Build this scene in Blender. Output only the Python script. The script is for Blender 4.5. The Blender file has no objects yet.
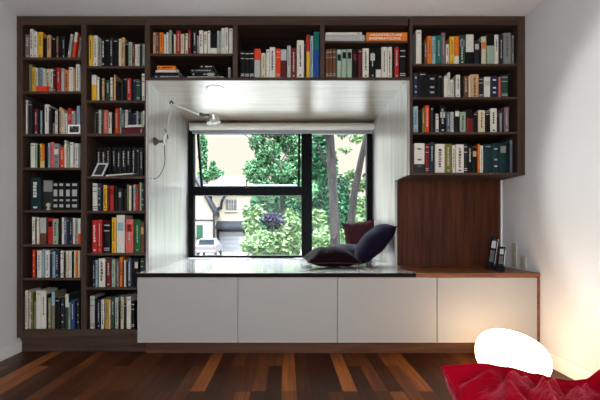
import bpy, bmesh, math, random
from mathutils import Vector, Matrix, Euler
from math import sin, cos, pi, radians
R = random.Random(7)
scene = bpy.context.scene

# ------------------------------------------------------------------ camera, light, exposure
H, F = 0.94, 400.0            # eye height, focal length for a 600 wide frame
VX, VY = 287.0, 228.0         # where the straight-ahead direction falls in the frame
cam = bpy.data.objects.new('camera', bpy.data.cameras.new('camera'))
scene.collection.objects.link(cam)
cam.location = (0, 0, H); cam.rotation_euler = (radians(90), 0, 0)
cam.data.sensor_width = 36; cam.data.lens = 24
cam.data.shift_x = (300 - VX) / 600; cam.data.shift_y = (VY - 200) / 600
cam.data.clip_start = 0.05
scene.camera = cam

world = bpy.data.worlds.new('world'); scene.world = world; world.use_nodes = True
wn, wl = world.node_tree.nodes, world.node_tree.links
wn.clear()
w_out = wn.new('ShaderNodeOutputWorld'); w_bg = wn.new('ShaderNodeBackground')
w_tc = wn.new('ShaderNodeTexCoord'); w_sep = wn.new('ShaderNodeSeparateXYZ'); w_cr = wn.new('ShaderNodeValToRGB')
wl.new(w_tc.outputs['Generated'], w_sep.inputs[0]); wl.new(w_sep.outputs['Z'], w_cr.inputs[0])
w_cr.color_ramp.elements[0].position = 0.22; w_cr.color_ramp.elements[0].color = (0.0245, 0.0226, 0.0195, 1)
w_cr.color_ramp.elements[1].position = 0.6; w_cr.color_ramp.elements[1].color = (0.80, 0.92, 1.0, 1)
wl.new(w_cr.outputs[0], w_bg.inputs[0]); w_bg.inputs[1].default_value = 27.0
wl.new(w_bg.outputs[0], w_out.inputs[0])

def light(name, kind, loc, rot, energy, color=(1, 1, 1), **kw):
    d = bpy.data.lights.new(name, kind); d.energy = energy; d.color = color
    for k, v in kw.items(): setattr(d, k, v)
    o = bpy.data.objects.new(name, d); scene.collection.objects.link(o)
    o.location = loc; o.rotation_euler = rot
    return o
light('sun', 'SUN', (0, 0, 20), (radians(48), 0, radians(-28)), 1.6, (1, .95, .86), angle=radians(3))
light('added_rear_fill', 'AREA', (-0.1, -3.30, 1.25), (radians(99), 0, 0), 100, (.95, .985, 1), shape='RECTANGLE', size=3.6, size_y=2.3)  # added room fill before the solid rear wall; no window is built there
def aim(loc, tgt):
    return (Vector(tgt) - Vector(loc)).to_track_quat('-Z', 'Y').to_euler()
SP = (-1.75, 1.5, 1.25)
light('added_right_wall_patch_spot', 'SPOT', SP, aim(SP, (1.79, 1.75, 1.25)), 155, (1, .98, .95), spot_size=radians(33), spot_blend=0.15, shadow_soft_size=0.12)  # added spot without a fitting, makes the bright patch on the right wall
vs = scene.view_settings
vs.view_transform = 'Standard'; vs.look = 'None'; vs.gamma = 1; vs.exposure = 0.7; vs.use_curve_mapping = False
scene.cycles.max_bounces = 8; scene.cycles.transparent_max_bounces = 16
scene.cycles.caustics_reflective = False; scene.cycles.caustics_refractive = False

# ------------------------------------------------------------------ helpers
def P(px, py, D):             # frame position at distance D -> point in the room
    return Vector(((px - VX) / F * D, D, H + (VY - py) / F * D))
D0 = 3.0                      # distance of the bookcase fronts
def X(px, D=D0): return (px - VX) / F * D
def Z(py, D=D0): return H + (VY - py) / F * D
def lin(c):
    return tuple(((v / 255) / 12.92 if v / 255 <= .04045 else ((v / 255 + .055) / 1.055) ** 2.4) for v in c) + (1,)

class MB:
    def __init__(s): s.v = []; s.f = []; s.m = []; s.sm = []
    def add(s, vs, fs, mi=0, smooth=False):
        b = len(s.v); s.v += [tuple(v) for v in vs]
        for f in fs: s.f.append([b + i for i in f]); s.m.append(mi); s.sm.append(smooth)
        return s
    def box(s, a, b, mi=0, M=None):
        x0, y0, z0 = a; x1, y1, z1 = b
        vs = [Vector(p) for p in ((x0,y0,z0),(x1,y0,z0),(x1,y1,z0),(x0,y1,z0),(x0,y0,z1),(x1,y0,z1),(x1,y1,z1),(x0,y1,z1))]
        if M is not None: vs = [M @ v for v in vs]
        return s.add(vs, [(0,3,2,1),(4,5,6,7),(0,1,5,4),(1,2,6,5),(2,3,7,6),(3,0,4,7)], mi)
    def prism(s, pts, z0, z1, mi=0, M=None, smooth=False):      # pts: xy outline, counter-clockwise
        n = len(pts)
        vs = [Vector((x, y, z0)) for x, y in pts] + [Vector((x, y, z1)) for x, y in pts]
        if M is not None: vs = [M @ v for v in vs]
        s.add(vs, [list(range(n))[::-1], list(range(n, 2 * n))], mi)
        b = len(s.v) - 2 * n
        for i in range(n):
            j = (i + 1) % n
            s.f.append([b + i, b + j, b + n + j, b + n + i]); s.m.append(mi); s.sm.append(smooth)
        return s
    def tube(s, pts, r, n=10, mi=0, caps=True):
        pts = [Vector(p) for p in pts]; rs = r if isinstance(r, (list, tuple)) else [r] * len(pts)
        rings = []; up = None
        for i, p in enumerate(pts):
            t = (pts[min(i + 1, len(pts) - 1)] - pts[max(i - 1, 0)]).normalized()
            if up is None: up = t.orthogonal().normalized()
            else: up = (up - t * up.dot(t)).normalized()
            w = t.cross(up)
            rings.append([p + (up * cos(2 * pi * k / n) + w * sin(2 * pi * k / n)) * rs[i] for k in range(n)])
        vs = [v for q in rings for v in q]; fs = []
        for i in range(len(rings) - 1):
            for k in range(n):
                fs.append((i * n + k, i * n + (k + 1) % n, (i + 1) * n + (k + 1) % n, (i + 1) * n + k))
        s.add(vs, fs, mi, True)
        if caps:
            s.add(rings[0], [list(range(n))[::-1]], mi); s.add(rings[-1], [list(range(n))], mi)
        return s
    def lathe(s, prof, n=24, mi=0, M=None):      # prof: (r, z)
        vs = []
        for r, z in prof:
            for k in range(n):
                v = Vector((r * cos(2 * pi * k / n), r * sin(2 * pi * k / n), z))
                vs.append(M @ v if M is not None else v)
        fs = []
        for i in range(len(prof) - 1):
            for k in range(n):
                fs.append((i * n + k, i * n + (k + 1) % n, (i + 1) * n + (k + 1) % n, (i + 1) * n + k))
        return s.add(vs, fs, mi, True)
    def build(s, name, mats, parent=None, bevel=0, loc=None):
        me = bpy.data.meshes.new(name); me.from_pydata(s.v, [], s.f)
        mats = mats if isinstance(mats, (list, tuple)) else [mats]
        for m in mats: me.materials.append(m)
        me.polygons.foreach_set('material_index', s.m); me.polygons.foreach_set('use_smooth', s.sm)
        me.update()
        o = bpy.data.objects.new(name, me); scene.collection.objects.link(o)
        if parent: o.parent = parent
        if loc is not None: o.location = loc
        if bevel:
            b = o.modifiers.new('bevel', 'BEVEL'); b.width = bevel; b.segments = 2; b.limit_method = 'ANGLE'
        return o
def tag(o, label, cat, group=None):
    o['label'] = label; o['category'] = cat
    if group: o['group'] = group
    return o
def thing(name, label, cat, loc=(0, 0, 0), group=None, rot=(0, 0, 0)):
    o = bpy.data.objects.new(name, None); scene.collection.objects.link(o)
    o.location = loc; o.rotation_euler = rot; o.empty_display_size = .1
    return tag(o, label, cat, group)
def rel(v, root): return tuple(Vector(v) - Vector(root.location))
def bx(name, a, b, mat, parent=None, bevel=0.002):      # a box in room coordinates
    c = [(p + q) / 2 for p, q in zip(a, b)]
    off = Vector(parent.location) if parent else Vector()
    m = MB().box([p - q for p, q in zip(a, c)], [p - q for p, q in zip(b, c)])
    return m.build(name, mat, parent, bevel, Vector(c) - off)
def struct(o): o['kind'] = 'structure'; return o

# ------------------------------------------------------------------ materials
def mat(name, color, rough=.5, metal=0, coat=0, spec=.5, var=0.0, vscale=20, bump=0, bscale=60, emit=None, estr=0, sheen=0):
    m = bpy.data.materials.new(name); m.use_nodes = True
    n, l = m.node_tree.nodes, m.node_tree.links
    b = n['Principled BSDF']
    c = color if len(color) == 4 else tuple(color) + (1,)
    b.inputs['Base Color'].default_value = c; b.inputs['Roughness'].default_value = rough
    b.inputs['Metallic'].default_value = metal; b.inputs['Coat Weight'].default_value = coat
    b.inputs['Coat Roughness'].default_value = .12
    b.inputs['Specular IOR Level'].default_value = spec
    if sheen: b.inputs['Sheen Weight'].default_value = sheen
    tc = n.new('ShaderNodeTexCoord')
    if var:
        nz = n.new('ShaderNodeTexNoise'); nz.inputs['Scale'].default_value = vscale; nz.inputs['Detail'].default_value = 4
        l.new(tc.outputs['Object'], nz.inputs['Vector'])
        mr = n.new('ShaderNodeMapRange'); mr.inputs['To Min'].default_value = 1 - var; mr.inputs['To Max'].default_value = 1 + var
        l.new(nz.outputs['Fac'], mr.inputs['Value'])
        hs = n.new('ShaderNodeHueSaturation'); hs.inputs['Color'].default_value = c
        l.new(mr.outputs[0], hs.inputs['Value']); l.new(hs.outputs[0], b.inputs['Base Color'])
    if bump:
        nb = n.new('ShaderNodeTexNoise'); nb.inputs['Scale'].default_value = bscale; nb.inputs['Detail'].default_value = 3
        l.new(tc.outputs['Object'], nb.inputs['Vector'])
        bp = n.new('ShaderNodeBump'); bp.inputs['Strength'].default_value = bump; bp.inputs['Distance'].default_value = .004
        l.new(nb.outputs['Fac'], bp.inputs['Height']); l.new(bp.outputs[0], b.inputs['Normal'])
    if emit: b.inputs['Emission Color'].default_value = tuple(emit) + (1,); b.inputs['Emission Strength'].default_value = estr
    return m
def wood(name, dark, light_, axis='X', rough=.45, coat=0, stretch=14, scale=5.0, spec=.5, crough=.15):
    m = bpy.data.materials.new(name); m.use_nodes = True
    n, l = m.node_tree.nodes, m.node_tree.links; b = n['Principled BSDF']
    tc = n.new('ShaderNodeTexCoord'); mp = n.new('ShaderNodeMapping')
    sc = {'X': (scale / stretch, scale, scale), 'Y': (scale, scale / stretch, scale), 'Z': (scale, scale, scale / stretch)}[axis]
    mp.inputs['Scale'].default_value = [q * 4 for q in sc]
    gi = n.new('ShaderNodeNewGeometry')
    l.new(tc.outputs['Object'], mp.inputs['Vector'])
    n1 = n.new('ShaderNodeTexNoise'); n1.inputs['Scale'].default_value = 1; n1.inputs['Detail'].default_value = 7; n1.inputs['Roughness'].default_value = .65
    n1.inputs['Distortion'].default_value = .6
    l.new(mp.outputs[0], n1.inputs['Vector'])
    cr = n.new('ShaderNodeValToRGB'); cr.color_ramp.elements[0].position = .3; cr.color_ramp.elements[1].position = .72
    cr.color_ramp.elements[0].color = dark; cr.color_ramp.elements[1].color = light_
    l.new(n1.outputs['Fac'], cr.inputs[0]); l.new(cr.outputs[0], b.inputs['Base Color'])
    b.inputs['Roughness'].default_value = rough; b.inputs['Coat Weight'].default_value = coat; b.inputs['Coat Roughness'].default_value = crough
    b.inputs['Specular IOR Level'].default_value = spec
    return m
M_wall = mat('wall_paint', (.70, .71, .72), .85, var=.02, vscale=3, bump=.03, bscale=300)
M_ceil = mat('ceiling_paint', (.86, .87, .88), .9)
M_trim = mat('white_trim_paint', (.84, .84, .83), .45)
M_walX = wood('walnut_horizontal_grain', lin((44, 33, 27)), lin((82, 63, 53)), 'X', .5, spec=.12)
M_walZ = wood('walnut_vertical_grain', lin((44, 33, 27)), lin((82, 63, 53)), 'Z', .5, spec=.12)
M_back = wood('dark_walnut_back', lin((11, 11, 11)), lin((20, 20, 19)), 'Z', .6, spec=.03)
M_panel = wood('red_walnut_veneer', lin((40, 18, 10)), lin((88, 46, 26)), 'Z', .45, stretch=22, scale=9, spec=.1)
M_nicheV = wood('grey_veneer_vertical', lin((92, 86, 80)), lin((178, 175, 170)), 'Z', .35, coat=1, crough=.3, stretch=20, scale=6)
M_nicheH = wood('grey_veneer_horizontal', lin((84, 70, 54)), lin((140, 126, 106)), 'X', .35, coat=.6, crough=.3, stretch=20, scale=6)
M_seat = wood('walnut_worktop', lin((70, 40, 26)), lin((128, 78, 48)), 'X', .3, coat=1, crough=.08, stretch=18, scale=6)
M_door = mat('white_lacquer', (.345, .33, .312), .38, spec=.2, var=.015, vscale=6)
M_edge = mat('white_lacquer_edge', (.72, .71, .69), .35)
M_black = mat('black_frame_paint', (.006, .006, .007), .5, spec=.03)
M_blindc = mat('blind_fabric', (.60, .57, .52), .8, bump=.1, bscale=400)
M_alu = mat('brushed_aluminium', (.55, .55, .54), .35, metal=.85)
M_darkalu = mat('dark_metal', (.07, .07, .075), .4, metal=.6)

def floor_mat():
    m = bpy.data.materials.new('walnut_strip_floor'); m.use_nodes = True
    n, l = m.node_tree.nodes, m.node_tree.links; b = n['Principled BSDF']
    tc = n.new('ShaderNodeTexCoord'); mp = n.new('ShaderNodeMapping'); mp.inputs['Rotation'].default_value = (0, 0, radians(90))
    l.new(tc.outputs['Object'], mp.inputs['Vector'])
    br = n.new('ShaderNodeTexBrick'); br.offset = .37; br.offset_frequency = 3; br.squash = 1
    br.inputs['Scale'].default_value = 1; br.inputs['Brick Width'].default_value = 1.15; br.inputs['Row Height'].default_value = .088
    br.inputs['Mortar Size'].default_value = .0012; br.inputs['Mortar Smooth'].default_value = .1
    br.inputs['Color1'].default_value = (0, 0, 0, 1); br.inputs['Color2'].default_value = (1, 1, 1, 1); br.inputs['Mortar'].default_value = (0, 0, 0, 1)
    l.new(mp.outputs[0], br.inputs['Vector'])
    cr = n.new('ShaderNodeValToRGB'); e = cr.color_ramp.elements
    e[0].position = 0; e[0].color = lin((54, 27, 13)); e[1].position = 1; e[1].color = lin((166, 98, 48))
    for p, c in ((.3, (58, 30, 16)), (.62, (78, 41, 21)), (.85, (104, 57, 27))):
        q = e.new(p); q.color = lin(c)
    l.new(br.outputs['Color'], cr.inputs[0])
    mg = n.new('ShaderNodeMapping'); mg.inputs['Scale'].default_value = (46, 2.2, 1); l.new(tc.outputs['Object'], mg.inputs['Vector'])
    nz = n.new('ShaderNodeTexNoise'); nz.inputs['Scale'].default_value = 1; nz.inputs['Detail'].default_value = 6; l.new(mg.outputs[0], nz.inputs['Vector'])
    mr = n.new('ShaderNodeMapRange'); mr.inputs['To Min'].default_value = .1; mr.inputs['To Max'].default_value = 2.1; l.new(nz.outputs['Fac'], mr.inputs['Value'])
    mx = n.new('ShaderNodeMix'); mx.data_type = 'RGBA'; mx.blend_type = 'MULTIPLY'; mx.inputs['Factor'].default_value = 1
    l.new(cr.outputs[0], mx.inputs['A']); l.new(mr.outputs[0], mx.inputs['B'])
    mm = n.new('ShaderNodeMix'); mm.data_type = 'RGBA'; mm.inputs['B'].default_value = (.004, .002, .001, 1)
    l.new(br.outputs['Fac'], mm.inputs['Factor']); l.new(mx.outputs['Result'], mm.inputs['A']); l.new(mm.outputs['Result'], b.inputs['Base Color'])
    b.inputs['Roughness'].default_value = .42; b.inputs['Specular IOR Level'].default_value = .2
    return m
M_floor = floor_mat()
def glass_mat():
    m = bpy.data.materials.new('window_glass'); m.use_nodes = True
    n, l = m.node_tree.nodes, m.node_tree.links; n.remove(n['Principled BSDF'])
    t = n.new('ShaderNodeBsdfTransparent'); t.inputs[0].default_value = (.99, .99, .99, 1)
    g = n.new('ShaderNodeBsdfGlossy'); g.inputs['Roughness'].default_value = .02
    fr = n.new('ShaderNodeFresnel'); fr.inputs[0].default_value = 1.14; mx = n.new('ShaderNodeMixShader')
    l.new(fr.outputs[0], mx.inputs[0]); l.new(t.outputs[0], mx.inputs[1]); l.new(g.outputs[0], mx.inputs[2])
    l.new(mx.outputs[0], n['Material Output'].inputs[0])
    return m
M_glass = glass_mat()

# ------------------------------------------------------------------ room shell
XL, XR = X(16.5), X(525.5)          # side walls
ZC = Z(15.6)                        # ceiling
DP = 3.34                           # depth of the bookcase back
DW = 4.20                           # depth of the window
DB = 2.822                          # front of the bench
NL, NR = X(148.5), X(407)           # inner faces of the window niche
NT = Z(80.5)                        # niche ceiling
ZS = Z(273, DB)                     # top of the bench
t = .12
struct(bx('floor', (XL, -3.5, -.1), (XR, 3.5, 0), M_floor, bevel=0))
struct(bx('ceiling', (XL - t, -3.5, ZC), (XR + t, 3.5, ZC + .12), M_ceil, bevel=0))
struct(bx('wall_left', (XL - t, -3.5, -.1), (XL, 3.5, ZC), M_wall, bevel=0))
struct(bx('wall_right', (XR, -3.5, -.1), (XR + t, 3.5, ZC), M_wall, bevel=0))
struct(bx('wall_rear', (XL - t, -3.62, -.1), (XR + t, -3.5, ZC + .12), M_wall, bevel=0))
for nm, a, b in (('wall_beside_niche_left', (XL, DP + .02, 0), (NL - .021, 3.5, ZC)), ('wall_beside_niche_right', (NR + .021, DP + .02, 0), (XR, 3.5, ZC)), ('wall_over_niche', (NL - .021, DP + .02, NT + .02), (NR + .021, 3.5, ZC)), ('wall_under_niche', (NL - .021, DP + .02, 0), (NR + .021, 3.5, ZS - .04))):
    struct(bx(nm, a, b, M_wall, bevel=0))
struct(bx('baseboard_left', (XL, -3.49, 0), (XL + .016, 3.04, .09), M_trim, bevel=.004))
struct(bx('baseboard_right', (XR - .016, -3.49, 0), (XR, 3.04, .10), M_trim, bevel=.004))

# window bay: side linings, ceiling lining, outer sill, and the wall under and over the window
nl = struct(bx('trim_1', (NL - .02, D0 + .002, ZS), (NL, DW + .12, NT), M_nicheV, bevel=0))
nr = MB()
ZF = Z(175)                         # underside of the right bookcase
nr.prism([(D0 + .002, ZF), (DP, ZF), (DP, ZS), (DW + .12, ZS), (DW + .12, NT), (D0 + .002, NT)], NR, NR + .02,
         M=Matrix(((0, 0, 1, 0), (1, 0, 0, 0), (0, 1, 0, 0), (0, 0, 0, 1))))
struct(nr.build('trim_2', M_nicheV))
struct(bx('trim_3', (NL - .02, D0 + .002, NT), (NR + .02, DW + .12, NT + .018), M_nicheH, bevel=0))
Wl, Wr = NL, NR
wz0, wz1 = ZS + .002, NT
M_render = mat('bay_render', (.55, .53, .5), .9)
for nm, a, b in (('wall_bay_top', (NL - .14, 3.5, NT + .02), (NR + .14, DW + .14, NT + .2)), ('wall_bay_left', (NL - .14, 3.5, .2), (NL - .021, DW + .14, NT + .02)), ('wall_bay_right', (NR + .021, 3.5, .2), (NR + .14, DW + .14, NT + .02)), ('wall_bay_bottom', (NL - .021, 3.5, .2), (NR + .021, DW + .14, ZS - .05))):
    struct(bx(nm, a, b, M_render, bevel=0))

# ------------------------------------------------------------------ window
win = thing('window_1', 'black framed window with opening left sash and fixed panes in the bay', 'window', ((Wl + Wr) / 2, DW, wz0))
win['kind'] = 'structure'
def wbox(name, px0, px1, py0, py1, d0, d1, m=M_black, bevel=.003, parent=win):
    return bx(name, (X(px0, DW), d0, Z(py1, DW)), (X(px1, DW), d1, Z(py0, DW)), m, parent, bevel)
zt = Z(123, DW)
fr = MB()
lx, rx = Wl + .002, Wr - .002
zb = wz0
for a, b in (((lx, DW, zb), (X(193.6, DW), DW + .09, zt)), ((X(367, DW), DW, zb), (rx, DW + .09, zt)),
             ((lx, DW, zb), (rx, DW + .09, Z(255.5, DW))), ((lx, DW, Z(132.5, DW)), (rx, DW + .09, zt))):
    fr.box([p - q for p, q in zip(a, win.location)], [p - q for p, q in zip(b, win.location)])
fr.build('window_frame', M_black, win, .003)
wbox('mullion', 301.5, 312, 123, 257, DW - .012, DW + .085)
wbox('transom', 193, 302, 186.5, 195.5, DW - .008, DW + .085)
wbox('glass_pane', 193, 302, 195, 256, DW + .045, DW + .051, M_glass, 0)
wbox('glass_pane', 311, 368, 131, 256, DW + .045, DW + .051, M_glass, 0)
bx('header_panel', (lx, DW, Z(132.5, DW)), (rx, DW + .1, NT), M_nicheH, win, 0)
# top-hung sash, pushed open at the bottom
sz1, sz0 = Z(131, DW), Z(189.5, DW)
sx0, sx1 = X(195.5, DW), X(300.5, DW)
sash = MB(); hh = sz1 - sz0
for a, b in (((sx0, 0, -hh), (sx0 + .024, .04, 0)), ((sx1 - .022, 0, -hh), (sx1, .04, 0)), ((sx0, 0, -.03), (sx1, .04, 0)), ((sx0, 0, -hh), (sx1, .04, -hh + .024))):
    sash.box(a, b)
off = win.location
so = sash.build('sash', M_black, win, .002, (-off.x, DW + .035 - off.y, sz1 - off.z)); so.rotation_euler.x = radians(20)
gp = MB().box((sx0 + .03, .018, -hh + .03), (sx1 - .03, .023, -.025)).build('sash_glass', M_glass, so)
hx = X(247, DW)
hb = MB().box((-.03, -.02, 0), (.03, 0, .014)).box((-.008, -.026, .008), (.008, -.012, .075))
hb.build('window_handle', M_darkalu, win, .002, (hx - off.x, DW - .004 - off.y, Z(187.5, DW) - off.z))
# roller blind
bl = thing('roller_blind', 'rolled up cream blind fixed across the head of the bay window', 'blind', (0, DW - .05, Z(127, 4.12)))
DBl = 4.12
zb1, zb0 = Z(122.4, DBl), Z(129.8, DBl)
cz = (zb1 + zb0) / 2
br_ = (zb1 - zb0) / 2
m = MB().tube([(X(189.5, DBl), DBl + .03 - bl.location.y, cz - bl.location.z), (X(375, DBl), DBl + .03 - bl.location.y, cz - bl.location.z)], br_, 20)
m.build('fabric_roll', M_blindc, bl)
bx('bottom_bar', (X(191.5, DBl), DBl + .02, Z(133, DBl)), (X(373.5, DBl), DBl + .034, Z(129.6, DBl)), mat('blind_bar', (.22, .23, .26), .5), bl, .003)
for px in (189.2, 374.2):
    bx('end_bracket', (X(px, DBl), DBl - .002, zb0 + .002), (X(px + .8, DBl), DBl + .06, zb1), M_trim, bl, .001)

# ------------------------------------------------------------------ bookcases
KZ = Z(338)
KD = D0 + .045
def case(name, label, x0, x1, z0, z1):
    return thing(name, label, 'bookcase', ((x0 + x1) / 2, D0, z0))
def part(root, name, a, b, m, bevel=.0015): return bx(name, a, b, m, root, bevel)
BB = DP - .012
# shelves: (top edge, bottom edge) in the frame at the case front
SH_A = [(57, 59.3), (91, 93.4), (133.6, 136), (167.5, 169.8), (210, 212.4), (244.3, 246.7), (278, 280.4)]
SH_B = [(65.6, 68), (100, 102.4), (133.3, 136), (176, 178.6), (210.7, 213.2), (253.1, 255.5), (287.4, 289.8)]
SH_C = [(53.2, 55.6)]
SH_E = [(40.6, 42.4)]
SH_F = [(63.4, 65.7), (96.8, 99), (131.8, 134)]
ZBOT = Z(329.6)
cl = case('bookcase', 'tall dark walnut bookcase of two shelf columns standing by the left wall', X(16.5), X(148.5), 0, ZC)
part(cl, 'side_panel', (X(16.7), D0, KZ), (X(22.6), DP, ZC - .004), M_walZ)
part(cl, 'side_panel', (X(144.6), D0, KZ), (NL - .021, DP, ZC - .004), M_walZ)
part(cl, 'divider', (X(81), D0, ZBOT), (X(86.4), BB, Z(24.8)), M_walZ)
part(cl, 'top_panel', (X(22.6), D0, Z(24.8)), (X(144.6), DP, ZC - .004), M_walX)
part(cl, 'bottom_panel', (X(22.6), D0, KZ), (X(144.6), DP, ZBOT), M_walX)
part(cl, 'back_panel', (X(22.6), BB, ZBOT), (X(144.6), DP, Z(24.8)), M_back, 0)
part(cl, 'plinth', (X(19.5, KD), KD, 0), (NL - .021, DP, KZ), M_walX)
for x0, x1, L in ((22.6, 81, SH_A), (86.4, 144.6, SH_B)):
    for a, b in L: part(cl, 'shelf', (X(x0), D0 + .004, Z(b)), (X(x1), BB, Z(a)), M_walX)
ZU = Z(77.3)
cu = case('bookcase', 'long dark walnut bookcase of three compartments spanning above the window niche', X(145), X(412), NT, ZC)
part(cu, 'bottom_panel', (NL - .02, D0, NT + .019), (NR + .02, DP, ZU), M_walX)
part(cu, 'front_lip', (NL - .0205, D0 - .001, NT + .001), (NR + .0205, D0 + .0015, NT + .02), M_walX, 0)
part(cu, 'top_panel', (NL - .02, D0, Z(24.8)), (X(408), DP, ZC - .004), M_walX)
part(cu, 'side_panel', (NL - .02, D0, ZU), (X(150), BB, Z(24.8)), M_walZ)
part(cu, 'divider', (X(232.7), D0, ZU), (X(237.4), BB, Z(24.8)), M_walZ)
part(cu, 'divider', (X(320.2), D0, ZU), (X(324.6), BB, Z(24.8)), M_walZ)
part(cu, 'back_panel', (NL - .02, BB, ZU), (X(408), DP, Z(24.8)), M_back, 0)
part(cu, 'shelf', (X(150), D0 + .004, Z(55.6)), (X(232.7), BB, Z(53.2)), M_walX)
part(cu, 'shelf', (X(324.6), D0 + .004, Z(42.4)), (X(408), BB, Z(40.6)), M_walX)
ZFB = Z(172.6)
cr_ = case('bookcase', 'dark walnut wall bookcase of four shelves hung above the desk by the right wall', X(408), X(525), ZF, ZC)
part(cr_, 'side_panel', (NR + .0215, D0, ZF), (X(412.6), DP, ZC - .004), M_walZ)
part(cr_, 'side_panel', (X(517.5), D0, ZF), (XR - .003, DP, ZC - .004), M_walZ)
part(cr_, 'top_panel', (X(412.6), D0, Z(24.8)), (X(517.5), DP, ZC - .004), M_walX)
part(cr_, 'bottom_panel', (X(412.6), D0, ZF), (X(517.5), DP, ZFB), M_walX)
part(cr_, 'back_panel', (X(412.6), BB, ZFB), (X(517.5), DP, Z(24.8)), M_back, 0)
for a, b in SH_F: part(cr_, 'shelf', (X(412.6), D0 + .004, Z(b)), (X(517.5), BB, Z(a)), M_walX)

# panel behind the desk
pnl = bx('back_panel_board', (NR + .0215, DP - .004, ZS + .001), (XR - .012, DP + .016, ZF - .001), M_panel, None, .001)
pnl.name = 'walnut_wall_panel'
tag(pnl, 'reddish walnut veneer panel on the wall above the desk under the right bookcase', 'wall panel')
struct(bx('trim_4', (XR - .011, DP - .02, ZS + .001), (XR - .001, DP + .016, ZF - .001), M_trim, None, .001))

# ------------------------------------------------------------------ bench: cabinets, worktops, plinth
TB = Z(277, DB)                       # underside of the worktop
CZ0, CZ1 = Z(342.2, DB), TB - .004
seam = NR + .01
seat = MB()
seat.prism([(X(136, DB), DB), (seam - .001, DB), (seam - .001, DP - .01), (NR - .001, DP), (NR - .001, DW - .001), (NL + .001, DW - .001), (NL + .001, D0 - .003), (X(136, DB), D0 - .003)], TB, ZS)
M_nseat = wood('grey_veneer_seat_glare', lin((212, 208, 200)), lin((238, 235, 228)), 'X', .22, coat=1, crough=.06, stretch=20, scale=6)  # grey veneer with the window glare painted into its near-white base colour
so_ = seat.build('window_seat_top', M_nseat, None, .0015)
bx('front_edge', (X(136, DB), DB - .003, TB - .001), (seam - .001, DB, ZS - .0004), mat('dark_edge_band', lin((24, 15, 12)), .6, spec=.05), so_, 0)
tag(so_, 'glossy grey veneer window seat top running deep into the niche under the window', 'bench top')
M_desk = wood('walnut_desk', lin((78, 42, 24)), lin((140, 84, 50)), 'X', .35, coat=.3, crough=.25, stretch=18, scale=6, spec=.2)
dk = bx('desk_top', (seam + .001, DB, TB), (XR - .001, DP - .006, ZS), M_desk)
tag(dk, 'reddish brown walnut desk top under the hanging bookcase beside right wall', 'desk top')
doors = [137, 237.9, 337.4, 437.1, 537.6]
where = ['first white cabinet under the window seat, nearest the dark bookcase', 'second white cabinet from the tall bookcase, under the seat below left window panes',
         'third white cabinet from the tall bookcase, under the seat below the cushions', 'white cabinet under the desk top, lit warm by the glowing floor lamp']
for i in range(4):
    x0, x1 = X(doors[i], DB), X(doors[i + 1], DB)
    c = thing('storage_cabinet', where[i], 'cabinet', ((x0 + x1) / 2, DB, CZ0), 'white cabinets along the bench')
    g = .0022
    bx('cabinet_body', (x0 + .0005, DB + .021, CZ0 + .003), (x1 - .0005, D0 + .25 if i else D0 - .004, CZ1), M_edge, c, 0)
    d = bx('door', (x0 + g, DB + .001, CZ0), (x1 - g, DB + .02, CZ1), M_door, c, .0015)
    e = MB().box((-(x1 - x0) / 2 + g, 0, -.0006), ((x1 - x0) / 2 - g, .019, .0015)).build('door_edge', M_edge, c, 0, (0, .0009, -.0009))
    if i == 3: bx('end_panel', (x1, DB, CZ0), (X(540, DB) - .001, D0 + .25, TB), M_desk, c, .001)
    if i == 0: pass
pl = bx('bench_plinth', (NL - .019, D0 + .005, 0), (XR - .018, D0 + .03, CZ0 - .002), wood('walnut_plinth', lin((54, 29, 18)), lin((104, 62, 38)), 'X', .5, spec=.3), None, .001)
tag(pl, 'dark walnut recessed plinth board on the floor beneath the white cabinets', 'plinth')

# ------------------------------------------------------------------ books
PAL = {  # name: (rgb, family, word)
 'white': ((214, 208, 196), 'white'), 'cream': ((206, 192, 164), 'cream'), 'ltgrey': ((176, 176, 172), 'pale grey'), 'grey': ((132, 132, 128), 'grey'),
 'yellow': ((222, 168, 44), 'yellow'), 'gold': ((186, 142, 48), 'gold'), 'black': ((14, 14, 15), 'black'), 'charcoal': ((40, 41, 42), 'charcoal'),
 'red': ((176, 40, 36), 'red'), 'darkred': ((112, 30, 32), 'dark red'), 'maroon': ((84, 30, 32), 'maroon'), 'vermilion': ((220, 66, 34), 'vermilion'),
 'orange': ((220, 116, 40), 'orange'), 'tan': ((196, 152, 108), 'tan'), 'brown': ((104, 66, 46), 'brown'), 'navy': ((34, 42, 66), 'navy'), 'blue': ((40, 74, 140), 'blue'),
 'green': ((28, 96, 48), 'green'), 'darkgreen': ((44, 70, 56), 'dark green'), 'teal': ((26, 104, 92), 'teal'), 'darkteal': ((18, 44, 50), 'dark teal'), 'sage': ((150, 168, 148), 'sage'),
 'pink': ((210, 98, 92), 'pink'), 'mauve': ((124, 98, 104), 'mauve'), 'olive': ((116, 108, 48), 'olive'), 'khaki': ((124, 118, 92), 'khaki'), 'ltblue': ((142, 168, 180), 'pale blue'), 'slate': ((78, 92, 108), 'slate blue'),
}
BM = {k: mat('cover_' + k, lin([q * .93 for q in v[0]]), .5, var=.22, vscale=45, spec=.12) for k, v in PAL.items()}
BM['inkgrey'] = mat('cover_ink_grey', lin((88, 82, 78)), .6, spec=.1)
M_pages = mat('book_pages', lin((196, 184, 160)), .9)
INK = {'w': 'ltgrey', 'k': 'black', 'r': 'red', 'y': 'yellow'}
LIGHTC = ('white', 'cream', 'ltgrey', 'yellow', 'sage', 'ltblue', 'tan', 'orange', 'gold', 'grey')
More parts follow.
